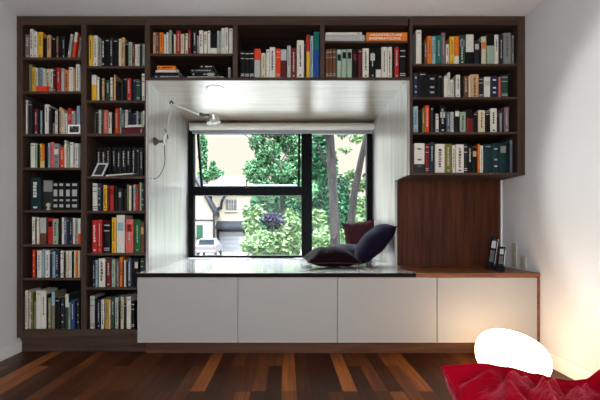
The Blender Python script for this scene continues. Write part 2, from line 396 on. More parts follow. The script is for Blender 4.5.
def book_geo(b, w, h, d, cov, style, rng, M=None):
    """materials 0 cover 1 pages 2 ink 3 second colour; spine faces -y, base at z=0, x centred"""
    tb = min(.0028, w * .18); bu = min(.004, w * .14)
    def bb(a, c, mi): b.box(a, c, mi, M)
    bb((-w/2, bu, 0), (-w/2 + tb, d, h), 0); bb((w/2 - tb, bu, 0), (w/2, d, h), 0)
    pts = [(-w/2, bu)] + [(-w/2 * cos(pi * k / 6), bu - bu * sin(pi * k / 6)) for k in range(1, 6)] + [(w/2, bu), (w/2, bu + tb), (-w/2, bu + tb)]
    b.prism(pts, 0, h, 0, M)
    bb((-w/2 + tb, bu + tb, .003), (w/2 - tb, d - .004, h - .004), 1)
    e = .0008
    def patch(x0, x1, z0, z1, mi): bb((x0, -e, z0), (x1, bu * .75, z1), mi)
    if 'v' in style:
        z = h * rng.uniform(.82, .9); end = h * rng.uniform(.2, .5); a = w * rng.uniform(.09, .2)
        while z > end:
            l = rng.uniform(.007, .022); patch(-a, a * rng.uniform(.4, 1), z - l, z, 2); z -= l + .0045
        if rng.random() < .6: patch(-a, a, h * .06, h * .06 + .012, 2)
    if 'b' in style:
        for zz in (.08, .14, .7, .88): patch(-w * .42, w * .42, h * zz, h * zz + .005, 2)
    if 'l' in style:
        z0 = rng.uniform(.55, .7); patch(-w * .36, w * .36, h * z0, h * (z0 + .22), 3)
    if 't' in style: b.prism([(x_ * 1.01, y_ - .0006) for x_, y_ in pts], h * .62, h * 1.0 - .0005, 3, M)
    if 'h' in style: b.prism([(x_ * 1.01, y_ - .0006) for x_, y_ in pts], h * .42, h * 1.0 - .0005, 3, M)
    if 'f' in style: b.prism([(x_ * 1.01, y_ - .0006) for x_, y_ in pts], h * .005, h * .3, 3, M)
    if 's' in style:
        for zz in (.2, .42, .78): patch(-w * .2, w * .2, h * zz, h * zz + .012, 2)
    if 'e' in style:
        for zz, q in ((.87, .018), (.5, .05), (.32, .014), (.1, .022)): patch(-w * .3, w * .3, h * zz, h * zz + q, 2)
    if style == 'n' and w > .012:
        patch(-w * .3, w * .3, h * .9, h * .9 + .006, 2)

A8, A7 = 9.375, 8.333
SHELF = []
def shelf(where, orig, s, bottom_py, rows, D=3.018, group=None): SHELF.append((where, orig, s, bottom_py, rows, D))
FL, SC = 'far-left column', 'niche-side column'
ORD = ['first', 'second', 'third', 'fourth', 'fifth', 'sixth', 'seventh', 'eighth', 'ninth', 'tenth', 'eleventh', 'twelfth', 'thirteenth', 'fourteenth', 'fifteenth', 'sixteenth', 'seventeenth', 'eighteenth', 'nineteenth', 'twentieth', 'twenty-first', 'twenty-second', 'twenty-third']
shelf('top shelf of ' + FL, (20, 22), A8, 57, '40 88 115 mauve v;92 122 65 white n;122 160 90 white n;163 210 92 yellow vk;212 244 150 black n;248 285 120 tan v;287 330 140 black n;334 356 130 brown n;358 390 140 black n;392 418 135 charcoal v;440 464 110 ltgrey v 30;486 512 95 vermilion t:white 28;534 556 140 grey n 22')
shelf('second shelf of ' + FL, (20, 58), A8, 91, '70 108 55 khaki n;110 135 85 yellow v;138 160 92 white n;162 185 95 grey n;187 210 88 ltblue n;213 238 100 white v;240 275 100 cream vk;277 304 100 white vr;306 332 90 maroon b;338 376 90 red n;378 408 95 ltgrey n;412 450 110 orange v;453 497 85 white n;499 513 100 tan n;515 555 55 white vk;557 578 95 grey n', 3.06)
shelf('third shelf of ' + FL, (20, 98), A8, 133.6, '48 68 18 white n;70 110 35 charcoal n;112 124 110 black n;126 160 100 darkred v;162 186 120 black n;188 202 118 ltblue n;204 222 110 black n;224 262 58 white vk;264 285 85 charcoal n;287 299 100 black n;301 320 235 mauve n;322 347 118 white n;350 360 120 black n;362 385 85 tan n;387 410 115 cream n;412 440 142 white n;442 475 92 red l:pink;477 508 120 ltgrey n;510 527 120 mauve n;528 556 72 ltblue n', 3.03)
shelf('fourth shelf of ' + FL, (20, 133), A8, 167.5, '92 132 95 white n;134 158 95 sage n;160 176 110 black n;178 200 98 yellow n;201 225 110 orange f:cream;227 240 100 black n;241 256 105 charcoal n;258 277 92 ltblue n;280 312 85 pink vr;314 366 100 grey sl:white;370 411 130 vermilion v;412 432 68 white n;440 460 105 sage n;462 492 85 white n;494 516 98 ltgrey n;518 545 98 white n;547 563 98 grey n')
shelf('fifth shelf of ' + FL, (20, 174), A8, 210, '92 186 35 darkteal vw;190 212 90 black n;214 298 60 charcoal t:grey;300 357 78 black e;358 415 78 black e;416 472 78 black e;474 548 78 black e')
shelf('sixth shelf of ' + FL, (20, 209), A8, 244.3, '106 135 75 white vk;137 150 90 charcoal n;152 178 85 white n;182 240 85 brown h:ltgrey;250 302 85 red l:black;306 355 95 sage n;357 385 90 black s;387 408 80 white n;410 438 80 slate v;440 460 90 navy n;462 488 90 navy v;490 512 85 white n;514 540 88 sage n;542 565 90 vermilion h:white')
shelf('seventh shelf of ' + FL, (20, 243), A8, 278, '115 138 65 vermilion s;140 152 90 black n;155 198 72 white v;200 225 60 ltblue n;227 272 70 white vk;274 300 75 navy n;302 328 80 ltblue v;330 362 80 navy v;364 374 80 black n;376 404 72 white b;406 420 90 black n;422 448 75 cream n;450 480 75 white n;482 498 85 black n;500 516 72 cream n;518 538 70 orange v;540 556 72 cream n')
shelf('bottom shelf of ' + FL, (20, 285), A7, 329.6, '38 60 48 white n;68 85 65 cream n;87 105 70 olive s;110 125 140 grey n;126 169 48 white n;170 213 48 white n;215 228 80 black n;230 256 110 khaki v;258 285 60 khaki t:ltblue;287 330 110 black n;335 365 115 charcoal s;372 397 78 darkgreen t:white;399 415 150 sage n;418 450 130 blue vw;452 472 130 black n;474 492 110 charcoal s')
shelf('top shelf of ' + SC, (84, 30), A8, 65.6, '42 80 50 yellow n;82 124 50 white vk;126 160 80 grey n;162 192 55 black vw;194 235 75 black n;238 268 70 charcoal v;270 316 80 black n;320 345 78 cream n;346 378 68 tan v;380 412 110 black n;415 448 112 sage n;450 470 120 darkred n;472 493 130 white n;495 516 130 white n;518 540 120 charcoal n;543 565 125 sage n')
shelf('second shelf of ' + SC, (84, 65), A8, 100, '66 110 90 yellow t:white;115 138 112 white n;140 160 125 black n;162 186 122 tan b;188 202 130 black n;204 240 140 darkgreen v;242 264 115 white b;266 277 130 brown n;278 294 90 tan n;298 326 150 black h:white;328 344 190 black n;346 365 130 charcoal n;367 399 115 black n;402 440 125 red v;442 458 130 black n;460 484 130 navy n;486 522 130 darkgreen b;538 565 78 white b')
shelf('third shelf of ' + SC, (84, 98), A8, 133.3, '55 85 135 khaki v;87 103 140 tan n;105 130 115 charcoal n;133 155 110 white n;157 176 95 darkgreen n;180 224 112 pink v;226 256 135 white n;258 284 140 black n;288 322 100 vermilion v;332 348 90 sage n;350 380 115 slate v;382 410 110 cream n;412 440 100 navy n;442 460 150 charcoal n;462 488 130 navy n;490 505 120 ltgrey n;507 530 160 charcoal n;532 546 130 sage n;548 564 118 white n', 3.12)
shelf('fourth shelf of ' + SC, (84, 142), A8, 176, '110 156 50 black vv;157 202 50 black vv;203 249 50 black vv;250 299 50 black vv;300 347 50 black vv;348 393 50 black vv;394 438 50 black vv;439 484 50 black vv;488 516 60 charcoal n;520 548 50 charcoal v', 3.10)
shelf('fifth shelf of ' + SC, (84, 176), A8, 210.7, '74 120 68 white b;124 160 70 navy sl:slate;162 174 100 black n;176 212 85 yellow v;214 232 85 maroon n;234 272 90 red l:darkred;274 282 110 black n;284 308 88 black s;310 318 120 black n;320 348 110 charcoal l:ltgrey;350 364 120 black n;366 396 120 black l:white;398 414 75 olive n;416 440 90 white n;442 458 100 black n;460 478 80 ltgrey n;480 508 80 red l:teal;510 518 100 black n;520 536 60 sage n;538 560 90 charcoal s')
shelf('sixth shelf of ' + SC, (84, 212), 9.09, 253.1, '72 119 75 red vw;120 162 70 red v;175 235 90 black bw;248 288 50 yellow vk;290 365 28 white l:ltblue;375 445 65 pink vl:red;455 512 70 green v;514 545 90 brown l:tan')
shelf('seventh shelf of ' + SC, (84, 252), A8, 287.4, '80 104 80 navy v;106 126 75 ltblue n;135 197 62 white vk;199 205 90 charcoal n;206 246 70 darkred v;255 290 68 sage n;302 324 80 mauve n;328 356 48 orange n;358 370 100 black n;372 390 80 white n;392 404 90 black n;406 438 60 slate vw;440 466 110 black n;468 508 60 black l:cream;525 555 60 darkgreen b')
shelf('bottom shelf of ' + SC, (84, 292), A8, 329.6, '50 94 42 ltgrey b;100 118 60 black n;120 145 75 navy v;155 184 75 white n;193 230 72 gold n;232 246 75 cream n;250 280 50 darkgreen v;286 316 55 ltgrey v;318 336 90 black n;340 368 50 cream v;370 392 110 charcoal n;396 438 45 white n;440 470 90 black bw')
UL = 'the upper left compartment over the window'
shelf('overhead bookcase, upper left shelf', (148, 24), 6.818, 53.2, '32 49 55 tan n;50 74 55 brown v;76 104 55 orange v;108 122 70 white n;124 139 55 white n;142 160 40 sage v;162 172 70 black n;174 188 70 cream b;190 220 42 red n;222 246 68 cream v;252 270 62 cream b;272 292 35 darkred n;294 305 80 black n;306 330 45 charcoal v;333 346 80 grey n;347 375 42 white n;379 402 50 white vr;404 423 42 white n;424 468 60 black f:white;470 486 45 ltgrey n;488 498 45 sage n;499 521 25 white n;522 546 22 white n;550 576 28 white n')
shelf('middle overhead compartment', (235, 24), 6.818, 77.3, '36 66 180 black bw;68 97 180 black bw;98 129 180 black bw;132 173 168 ltgrey t:vermilion;177 208 195 cream v;212 235 170 white n;236 275 158 white v;278 310 165 vermilion b;312 351 170 maroon t:ltgrey;355 380 145 ltgrey n;382 419 160 darkred v;422 470 110 white vk;472 486 120 charcoal n;487 511 70 yellow t:red;514 534 78 ltblue v;538 576 50 blue t:teal')
shelf('lower right overhead shelf', (322, 24), 6.667, 77.3, '25 47 165 brown b;48 70 165 brown b;72 94 165 brown b;100 131 168 sage l:black;133 165 168 sage l:black;167 200 168 sage l:black;205 235 170 black l:darkred;240 270 165 maroon n;272 314 160 white vk;318 358 158 black vl:white;360 396 165 black f:white;398 436 150 white vk;438 468 152 white v;470 484 170 black n;486 514 150 red v;518 560 155 black bw')
shelf('top shelf of the right bookcase', (410, 24), 5.4545, 63.4, '34 64 32 white n;66 76 110 black n;78 95 90 brown n;96 122 62 orange v;123 143 65 ltblue n;144 172 62 teal v;174 196 45 mauve n;198 216 108 white n;217 242 68 yellow vk;243 269 65 orange f:white;270 305 58 darkgreen vl:grey;308 350 55 black h:white;352 381 90 charcoal l:ltgrey;384 391 100 black n;392 419 65 cream l:orange;420 461 55 sage t:black;462 484 58 white vk;486 511 60 charcoal v;513 556 45 grey vk;558 568 60 grey n')
shelf('second shelf of the right bookcase', (410, 64), 5.4545, 96.8, '20 45 50 navy s;46 94 45 black n;95 150 55 black s;152 180 60 black n;188 207 65 white n;208 221 45 white n;222 240 85 white v;250 275 60 white vk;276 292 90 black n;294 319 65 brown n;320 330 65 cream n;332 377 55 tan vk;378 404 70 charcoal b;405 439 70 white l:ltgrey;442 481 65 navy sw;484 496 70 pink n;498 535 60 darkgreen b')
shelf('third shelf of the right bookcase', (410, 98), 5.4545, 131.8, '20 46 45 ltblue n;48 66 70 black n;68 82 55 olive n;84 107 40 vermilion v;112 130 50 charcoal n;132 140 80 black n;142 159 85 white b;163 198 42 black vl:white;200 220 75 slate v;222 241 75 ltgrey n;244 274 60 black l:white;275 307 75 sage n;309 347 62 darkred t:black;348 372 80 black n;374 411 66 cream v;412 440 80 black n;442 478 55 white vk;480 490 100 charcoal n;492 505 80 grey n;516 541 50 mauve n')
shelf('bottom shelf of the right bookcase', (410, 133), 5.4545, 172.6, '25 82 55 white sf:charcoal;84 105 60 darkred b;108 137 50 darkteal n;139 190 60 white vk;191 232 58 olive v;234 250 65 white n;251 295 62 white vk;296 315 58 charcoal bw;316 340 70 black v;342 368 80 black l:tan;370 383 62 orange n;384 402 68 white n;404 449 60 darkteal n;450 489 55 darkteal s;490 530 55 darkteal l:grey;532 545 60 black n;546 560 38 slate n')

books = []
for where, (ox, oy), s, bpy_, rows, D in SHELF:
    L = []
    for r in rows.split(';'):
        q = r.split(); x0, x1, top = float(q[0]), float(q[1]), float(q[2])
        st, c2 = (q[4].split(':') + ['ltgrey'])[:2]
        lean = float(q[5]) if len(q) > 5 else 0
        L.append(dict(x0=ox + x0 / s, x1=ox + x1 / s, top=oy + top / s, col=q[3], st=st, c2=c2, lean=lean / s, where=where, D=D, zb=Z(bpy_)))
    for i, b in enumerate(L):
        b['i'] = i; b['n'] = len(L); b['L'] = L
        books.append(b)
INNER = [(22.6, 81), (86.4, 144.6), (150, 232.7), (237.4, 320.2), (324.6, 408), (412.6, 517.5)]
def bookdims(b):
    D = b['D']; x0, x1 = X(b['x0'], D), X(b['x1'], D); z0 = b['zb']
    lo, hi = next((X(p), X(q)) for p, q in INNER if b['x0'] < q)
    x0 = max(x0, lo + .0025); x1 = max(x0 + .005, min(x1, hi - .0025)); x0 = min(x0, x1 - .005)
    ztop = Z(b['top'], D)
    return x0, x1, z0 + .0004, max(.05, ztop - z0)
def bword(b): return PAL[b['col']][1]
for b in books:
    L, i = b['L'], b['i']; w = bword(b)
    hs = sorted(q['zb'] - 0 + Z(q['top'], q['D']) for q in L)
    x0, x1, z0, h = bookdims(b)
    size = ('tall ' if h > .235 else 'small ' if h < .15 else '') + ('thick ' if x1 - x0 > .042 else 'thin ' if x1 - x0 < .014 else '')
    fam = [bword(q) for q in L]
    tri = lambda k: (fam[k - 1] if k else None, fam[k], fam[k + 1] if k + 1 < len(L) else None)
    if fam.count(w) == 1: lab = f'{size}{w} book, the only {w} one on the {b["where"]}'
    elif sum(tri(k) == tri(i) for k in range(len(L))) == 1 and 0 < i < len(L) - 1 and fam[i-1] != w and fam[i+1] != w:
        lab = f'{size}{w} book between {fam[i-1]} and {fam[i+1]} ones, {b["where"]}'
    else:
        o_ = ORD[i] if i < len(L) / 2 else (ORD[len(L) - 1 - i] if i < len(L) - 1 else 'last')
        side = 'from the left end' if i < len(L) / 2 else 'from the right end'
        if i == len(L) - 1: lab = f'{size}{w} book at the right end of the {b["where"]}'
        elif i == 0: lab = f'{size}{w} book at the left end of the {b["where"]}'
        else:
            o_ = ORD[i] if i < len(L) / 2 else ORD[len(L) - 1 - i]
            lab = f'{size}{w} book, {o_} {side} of the {b["where"]}'
    nw = lambda q: len(q.replace('-', ' ').split())
    if nw(lab) > 15 and size: lab = lab[len(size):]
    b['lab'] = lab
    bright = sum(PAL[b['col']][0]) / 765
    b['score'] = (b['x1'] - b['x0']) * (h / b['D'] * F) * (1 if bright > .15 else .62)
order = sorted(books, key=lambda b: -b['score'])
keep = set(id(b) for b in order[:294])
rest = MB()
rest_m = [BM['black'], M_pages, BM['charcoal'], BM['grey']]
rest_cols = {}
for b in books:
    rng = random.Random(int(b['x0'] * 100 + b['top'] * 7))
    x0, x1, z0, h = bookdims(b)
    w = max(.004, x1 - x0 - .0006); d = min(.30 - (b['D'] - 3.0), rng.uniform(.15, .19)) if b['D'] < 3.08 else .19
    st = b['st']
    ink = 'ltgrey'
    if 'k' in st or ('w' not in st and b['col'] in LIGHTC): ink = 'inkgrey' if rng.random() < .7 else 'charcoal'
    if 'w' in st: ink = 'white'
    if 'r' in st: ink = 'red'
    yj = b['D'] + rng.uniform(0, .009)
    if b['lean']:
        ln = X(b['lean'], b['D']) - X(0, b['D']); ang = math.atan2(ln, h); h = h / cos(ang) - w * math.tan(ang) * .5; w *= cos(ang)
    else: ang = 0
    loc = Vector(((x0 + x1) / 2, yj, z0 + abs(sin(ang)) * w / 2))
    if b['st'] == 'n' and b['col'] not in ('black', 'charcoal', 'navy') and rng.random() < .75: st = 'v'
    if id(b) in keep:
        m = MB(); book_geo(m, w, h, d, b['col'], st, rng)
        o = m.build('book', [BM[b['col']], M_pages, BM[ink], BM[b['c2']]], None, 0, loc)
        o.rotation_euler.y = ang
        tag(o, b['lab'], 'book', 'books on the ' + b['where'])
        b['obj'] = o
    else:
        key = b['col']
        if key not in rest_cols: rest_cols[key] = len(rest_cols)
        mm = MB(); book_geo(mm, w, h, d, b['col'], 'x', rng, Matrix.Translation(loc) @ Matrix.Rotation(ang, 4, 'Y'))
        rest.add(mm.v, mm.f, 0)
        rest.m[-len(mm.m):] = [1 if q == 1 else 2 + rest_cols[key] for q in mm.m]
if rest.v:
    ro = rest.build('books', [BM['black'], M_pages] + [BM[k] for k in rest_cols])
    tag(ro, 'thin books filling the gaps between the larger spines on all shelves', 'books'); ro['kind'] = 'stuff'

# books lying flat
def flat(px0, px1, py0, py1, col, D, depth, label, group, ink='charcoal', st='v', roll=0, c2='ltgrey', zbase=None):
    x0, x1 = X(px0, D), X(px1, D); h = x1 - x0; w = Z(py0, D) - Z(py1, D)
    m = MB(); book_geo(m, w, h, depth, col, st, R, Matrix.Rotation(radians(90), 4, 'Y'))
    o = m.build('book', [BM[col], M_pages, BM[ink], BM[c2]], None, 0, (x0, D, (zbase if zbase is not None else Z(py1, D)) + w / 2 + .0005))
    o.rotation_euler.y = radians(roll)
    tag(o, label, 'book', group); return o, (zbase if zbase is not None else Z(py1, D)) + w + .0008
flat(20 + 150/A8, 20 + 268/A8, 58 + 262/A8, 91, 'vermilion', 3.004, .052, 'orange-red paperback lying flat in front of the upright white books, second shelf', 'flat books', st='n', zbase=Z(91))
Zc = ZU + .0006
g = 'flat stacked books over the window'
_, z = flat(153.5, 183.5, 72.6, 76.5, 'navy', 3.03, .2, 'navy book at the bottom of the flat stack topped by an orange one', g, 'ltgrey', zbase=Zc)
_, z = flat(155, 177.5, 70.3, 72.6, 'black', 3.03, .18, 'black book lying between the navy and the white one in a stack', g, zbase=z)
_, z = flat(155.5, 178.5, 68, 70.2, 'white', 3.03, .18, 'thin white book lying under the orange book in a flat stack', g, st='n', zbase=z)
_, z = flat(157, 175.5, 63.5, 68, 'orange', 3.03, .16, 'orange book on top of the flat stack, overhead bookcase lower left', g, zbase=z)
_, z = flat(187, 223.6, 74.2, 76.5, 'ltgrey', 3.03, .22, 'long pale grey book at the bottom of the dark flat stack', g, st='v', zbase=Zc)
zg = z
_, z = flat(191, 218.5, 70, 73.8, 'black', 3.03, .2, 'black book with pale block lying on the long pale grey book', g, 'ltgrey', st='vl', zbase=z)
_, z = flat(190.5, 213, 66, 69.6, 'charcoal', 3.03, .17, 'charcoal book lying second from the top of the dark flat stack', g, 'ltgrey', zbase=z)
_, z = flat(200, 214, 61.5, 65.6, 'black', 3.03, .15, 'small black book with white lettering topping the dark flat stack', g, 'white', zbase=z)
ms = MB(); book_geo(ms, .02, .088, .12, 'grey', 'n', R)
tag(ms.build('book', [BM['grey'], M_pages, BM['white'], BM['grey']], None, 0, (X(229.5, 3.05), 3.04, Zc)), 'small grey book standing alone right of the flat dark stack', 'book', g)
Ze = Z(40.6) + .0006
_, z = flat(325.3, 364.5, 33.4, 40.2, 'ltgrey', 3.02, .26, 'thick pale grey book lying under the white one beside the orange title', 'flat books on the top right shelf', 'white', st='n', zbase=Ze)
_, z = flat(325.8, 362, 30.4, 33, 'white', 3.02, .25, 'white book lying on the pale grey one beside the orange title', 'flat books on the top right shelf', st='n', zbase=z)
ob, z = flat(366.3, 407.3, 31.2, 40.2, 'orange', 3.012, .26, 'large orange book titled ARCHITECTURE INSPIRATIONS lying flat on the top right shelf', 'flat books on the top right shelf', st='x', zbase=Ze)
def text(body, x, z, width, height, y, m, parent):
    cu_ = bpy.data.curves.new('t', 'FONT'); cu_.body = body; cu_.align_x = 'CENTER'; cu_.align_y = 'CENTER'; cu_.size = 1; cu_.extrude = .004; cu_.offset = 0
    tmp = bpy.data.objects.new('t', cu_); scene.collection.objects.link(tmp); bpy.context.view_layer.update()
    me = bpy.data.meshes.new_from_object(tmp); bpy.data.objects.remove(tmp)
    xs = [v.co.x for v in me.vertices]; ys = [v.co.y for v in me.vertices]
    sx, sy = width / (max(xs) - min(xs)), height / (max(ys) - min(ys)); mx_, my_ = (max(xs) + min(xs)) / 2, (max(ys) + min(ys)) / 2
    for v in me.vertices: v.co = ((v.co.x - mx_) * sx, -v.co.z * .1, (v.co.y - my_) * sy)
    me.materials.append(m)
    o = bpy.data.objects.new('title_lettering', me); scene.collection.objects.link(o)
    o.parent = parent; o.location = rel((x, y, z), parent)
    o['label'] = 'white title lettering'
    return o
M_let = mat('title_white', (.85, .82, .74), .5)
zo = ob.location.z; wo = Z(31.2, 3.012) - Z(40.2, 3.012)
text('ARCHITECTURE', X(386, 3.01), zo + wo * .2, .245, .017, 3.0105, M_let, ob)
text('INSPIRATIONS', X(385, 3.01), zo - wo * .2, .235, .017, 3.0105, M_let, ob)
# lying books in the second column
zb3 = Z(133.3)
_, z = flat(121.5, 143, 127, 133.2, 'maroon', 3.02, .09, 'maroon book lying flat in front of the navy spines, niche column third shelf', 'flat books beside the niche', 'ltgrey', st='n', zbase=zb3)
flat(125.5, 143.6, 124.6, 126.8, 'white', 3.02, .09, 'thin white book lying on the maroon book, niche column third shelf', 'flat books beside the niche', st='n', roll=-2, zbase=z + .002)
zb4 = Z(176) + .0005
o, _ = flat(105.8, 133.6, 174.6, 175.9, 'white', 3.02, .07, 'thin white booklet sloping in front of the row of black lettered volumes', 'flat books beside the niche', st='x', roll=-4.5, zbase=zb4)

# small objects on the shelves
M_silver = mat('silver_plastic', (.5, .5, .5), .4, metal=.3)
def photo_frame(px0, px1, py0, py1, D, zb, label, mframe, mpic, tilt, shear=0):
    x0, x1 = X(px0, D), X(px1, D); w, h = x1 - x0, Z(py0, D) - zb
    h = h / cos(radians(tilt))
    r = thing('photo_frame', label, 'frame', ((x0 + x1) / 2, D, zb + .0004), rot=(radians(-tilt), 0, 0))
    e = min(w, h) * .14
    def q(x, z): return (x + shear * z, z)
    def bar(a, b, c, d, y0, y1):
        vs = [q(*a), q(*b), q(*c), q(*d)]
        V = [(x, y0, z) for x, z in vs] + [(x, y1, z) for x, z in vs]
        return V, [(0, 1, 2, 3), (7, 6, 5, 4), (0, 4, 5, 1), (1, 5, 6, 2), (2, 6, 7, 3), (3, 7, 4, 0)]
    m = MB()
    a = w / 2
    for c in (((-a, 0), (a, 0), (a, e), (-a, e)), ((-a, h - e), (a, h - e), (a, h), (-a, h)), ((-a, e), (-a + e, e), (-a + e, h - e), (-a, h - e)), ((a - e, e), (a, e), (a, h - e), (a - e, h - e))):
        m.add(*bar(*c, 0, .012))
    m.build('frame_border', mframe, r)
    MB().add(*bar((-a + e, e), (a - e, e), (a - e, h - e), (-a + e, h - e), .006, .010)).build('picture', mpic, r)
    MB().add(*bar((-.008, h * .1), (.008, h * .1), (.008, h * .8), (-.008, h * .8), .012, .014)).build('easel_leg', M_black, r)
    return r
def pic_mat():
    m = mat('dark_photo_print', (.02, .02, .02), .3); n, l = m.node_tree.nodes, m.node_tree.links
    nz = n.new('ShaderNodeTexNoise'); nz.inputs['Scale'].default_value = 38; tc = n.new('ShaderNodeTexCoord'); l.new(tc.outputs['Object'], nz.inputs['Vector'])
    cr = n.new('ShaderNodeValToRGB'); cr.color_ramp.elements[0].position = .52; cr.color_ramp.elements[1].position = .62
    cr.color_ramp.elements[0].color = (.012, .011, .012, 1); cr.color_ramp.elements[1].color = (.5, .46, .44, 1)
    l.new(nz.outputs['Fac'], cr.inputs[0]); l.new(cr.outputs[0], n['Principled BSDF'].inputs['Base Color']); return m
photo_frame(20 + 448/A8, 20 + 562/A8, 98 + 250/A8, 133.6, 3.006, Z(133.6), 'small white framed dark photograph standing before books, far-left column third shelf', M_trim, pic_mat(), 3)
photo_frame(84 + 68/A8, 84 + 172/A8, 142 + 192/A8, 176, 3.02, Z(176), 'small silver framed dark picture leaning before black lettered volumes', M_silver, mat('dark_screen', (.012, .012, .013), .15), 14, .32)
orn = MB().lathe([(0, 0), (.013, 0), (.014, .008), (.007, .014), (.006, .02), (.014, .028), (.017, .038), (.014, .049), (.006, .055), (0, .056)], 20)
tag(orn.build('ornament', mat('stone_ornament', lin((176, 170, 150)), .7), None, 0, (X(47, 3.0), 3.018, Z(210) + .0004)), 'small pale round ornament standing in front of charcoal and black volumes', 'ornament')

# ------------------------------------------------------------------ cushions
def pillow(name, label, w, h, tk, m, pipe_m, loc, rot, fold=0, seed=1, pinch=.09, n=40, group=None, bot=1.0, cat='cushion'):
    rng = random.Random(seed)
    root = thing(name, label, cat, loc, group, rot)
    ph = [(rng.uniform(0, 6.28), rng.uniform(2, 6), rng.uniform(-2, 2)) for _ in range(5)]
    def pos(u, v, sgn):
        x = w / 2 * u * (1 - pinch * (1 - v * v)); y = h / 2 * v * (1 - pinch * (1 - u * u))
        e = max(0, (1 - u * u) * (1 - v * v)); pr = e ** .5
        f = 0
        for a, k, q in ph:
            f += sin(k * u * 2 + q * v * 2 + a) * (1 - .6 * e)
        rad = math.atan2(v, u)
        f2 = sin(rad * 14 + seed) * min(1, (u * u + v * v)) * .9
        z = sgn * tk / 2 * (1 if sgn > 0 else bot) * pr * (1 + fold * .16 * f + fold * .12 * f2)
        return Vector((x, y, z))
    m_ = MB(); 
    for sgn in (1, -1):
        vs = [pos(-1 + 2 * i / n, -1 + 2 * j / n, sgn) for j in range(n + 1) for i in range(n + 1)]
        fs = []
        for j in range(n):
            for i in range(n):
                q = (j * (n + 1) + i, j * (n + 1) + i + 1, (j + 1) * (n + 1) + i + 1, (j + 1) * (n + 1) + i)
                fs.append(q if sgn > 0 else q[::-1])
        m_.add(vs, fs, 0, True)
    o = m_.build('cover', m, root)
    ring = [pos(-1 + 2 * i / n, -1, 1) for i in range(n)] + [pos(1, -1 + 2 * i / n, 1) for i in range(n)] + [pos(1 - 2 * i / n, 1, 1) for i in range(n)] + [pos(-1, 1 - 2 * i / n, 1) for i in range(n)]
    ring.append(ring[0])
    MB().tube(ring, .004, 6, caps=False).build('piping', pipe_m, root)
    return root
M_cm = mat('dark_maroon_fabric', lin((22, 11, 14)), .9, var=.12, vscale=60, bump=.3, bscale=350, spec=.04)
M_cm2 = mat('dusty_maroon_fabric', lin((64, 34, 40)), .9, var=.12, vscale=60, bump=.3, bscale=350, spec=.04)
M_cs = mat('slate_fabric', lin((26, 23, 30)), .9, var=.1, vscale=60, bump=.3, bscale=350, spec=.04)
M_cp = mat('dark_purple_fabric', lin((23, 18, 34)), .9, var=.1, vscale=60, bump=.3, bscale=350, spec=.04)
gc = 'cushions on the window seat'
pillow('cushion', 'dark maroon cushion lying flat at the front of the window seat pile', .43, .40, .235, M_cm, M_cm2, (X(331, 3.28), 3.28, ZS + .052), (radians(2), radians(1), radians(4)), .35, 3, group=gc, bot=.42)
pillow('cushion', 'slate grey cushion lying flat behind the dark maroon one', .44, .40, .15, M_cs, M_cs, (X(343, 3.74), 3.76, ZS + .09), (radians(6), radians(-4), radians(-6)), .4, 5, group=gc, bot=.5)
pillow('cushion', 'dusty maroon cushion propped upright against the window corner', .32, .36, .13, M_cm2, M_cm2, (.735, 4.02, ZS + .215), (radians(72), radians(-6), radians(-6)), .4, 8, group=gc)
pillow('cushion', 'dark purple cushion leaning on the right side of the niche', .44, .42, .23, M_cp, M_cp, (.745, 3.40, ZS + .182), (radians(4), radians(-46), radians(-10)), .15, 11, group=gc, pinch=.05, bot=.7)

# ------------------------------------------------------------------ wall reading lamp
wl_ = thing('wall_lamp', 'silver jointed reading lamp fixed to the left side of the niche', 'lamp', tuple(P(153.5, 142, 3.12)))
LD = 3.14
A0 = Vector((NL, LD, Z(141.5, LD)))
Pm = P(164.5, 140.5, LD); 
def rl(ps): return [rel(p, wl_) for p in ps]
MB().tube(rl([A0, A0 + Vector((.012, 0, 0))]), .032, 20).tube(rl([A0 + Vector((.012, 0, 0)), A0 + Vector((.03, 0, 0))]), [.024, .016], 16).tube(rl([A0 + Vector((.03, 0, 0)), Vector((Pm.x - .012, LD, A0.z))]), .009).build('wall_mount', M_darkalu, wl_)
MB().tube(rl([Pm + Vector((0, 0, -.032)), Pm + Vector((0, 0, .03))]), .013, 14).build('swivel', M_alu, wl_)
J1 = P(171.5, 103, LD + .04); J2 = P(201, 115.5, LD + .14)
Lw = P(167.2, 133, LD)
MB().tube(rl([Pm + Vector((0, 0, .02)), Lw]), .008).tube(rl([Lw, J1]), .0075, 12).build('lower_arm', M_alu, wl_)
MB().tube(rl([P(164.8, 129.5, LD), Lw, P(167.8, 139, LD)]), .005).build('tension_bracket', M_darkalu, wl_)
MB().tube(rl([J1 + Vector((-.012, 0, -.006)), J1 + Vector((0, -.004, .014)), J1 + Vector((.014, 0, -.006))]), .009, 12).build('elbow_joint', M_darkalu, wl_)
MB().tube(rl([J1, J2]), .0075, 12).build('upper_arm', M_alu, wl_)
MB().tube(rl([J2 + Vector((-.012, 0, .01)), J2 + Vector((.028, 0, -.004))]), .015, 14).build('head_joint', M_darkalu, wl_)
hd = P(212.5, 115.3, LD + .15)
Mh = Matrix.Translation(Vector(rel(hd, wl_))) @ Matrix.Rotation(radians(-8), 4, 'Y')
MB().lathe([(0, .012), (.02, .012), (.026, .004), (.034, -.012), (.046, -.036), (.056, -.062), (.0555, -.064), (.044, -.037), (.03, -.012), (.0, -.004)], 28, M=Mh).build('lamp_shade', M_alu, wl_)
MB().tube(rl([J2 + Vector((.02, 0, 0)), hd + Vector((-.01, 0, .004))]), .011, 12).build('shade_neck', M_darkalu, wl_)
MB().tube(rl([hd + Vector((0, -.002, -.01)), hd + Vector((0, -.002, -.035))]), [.012, .02], 14).build('bulb', mat('bulb_glass', (.8, .8, .78), .2), wl_)
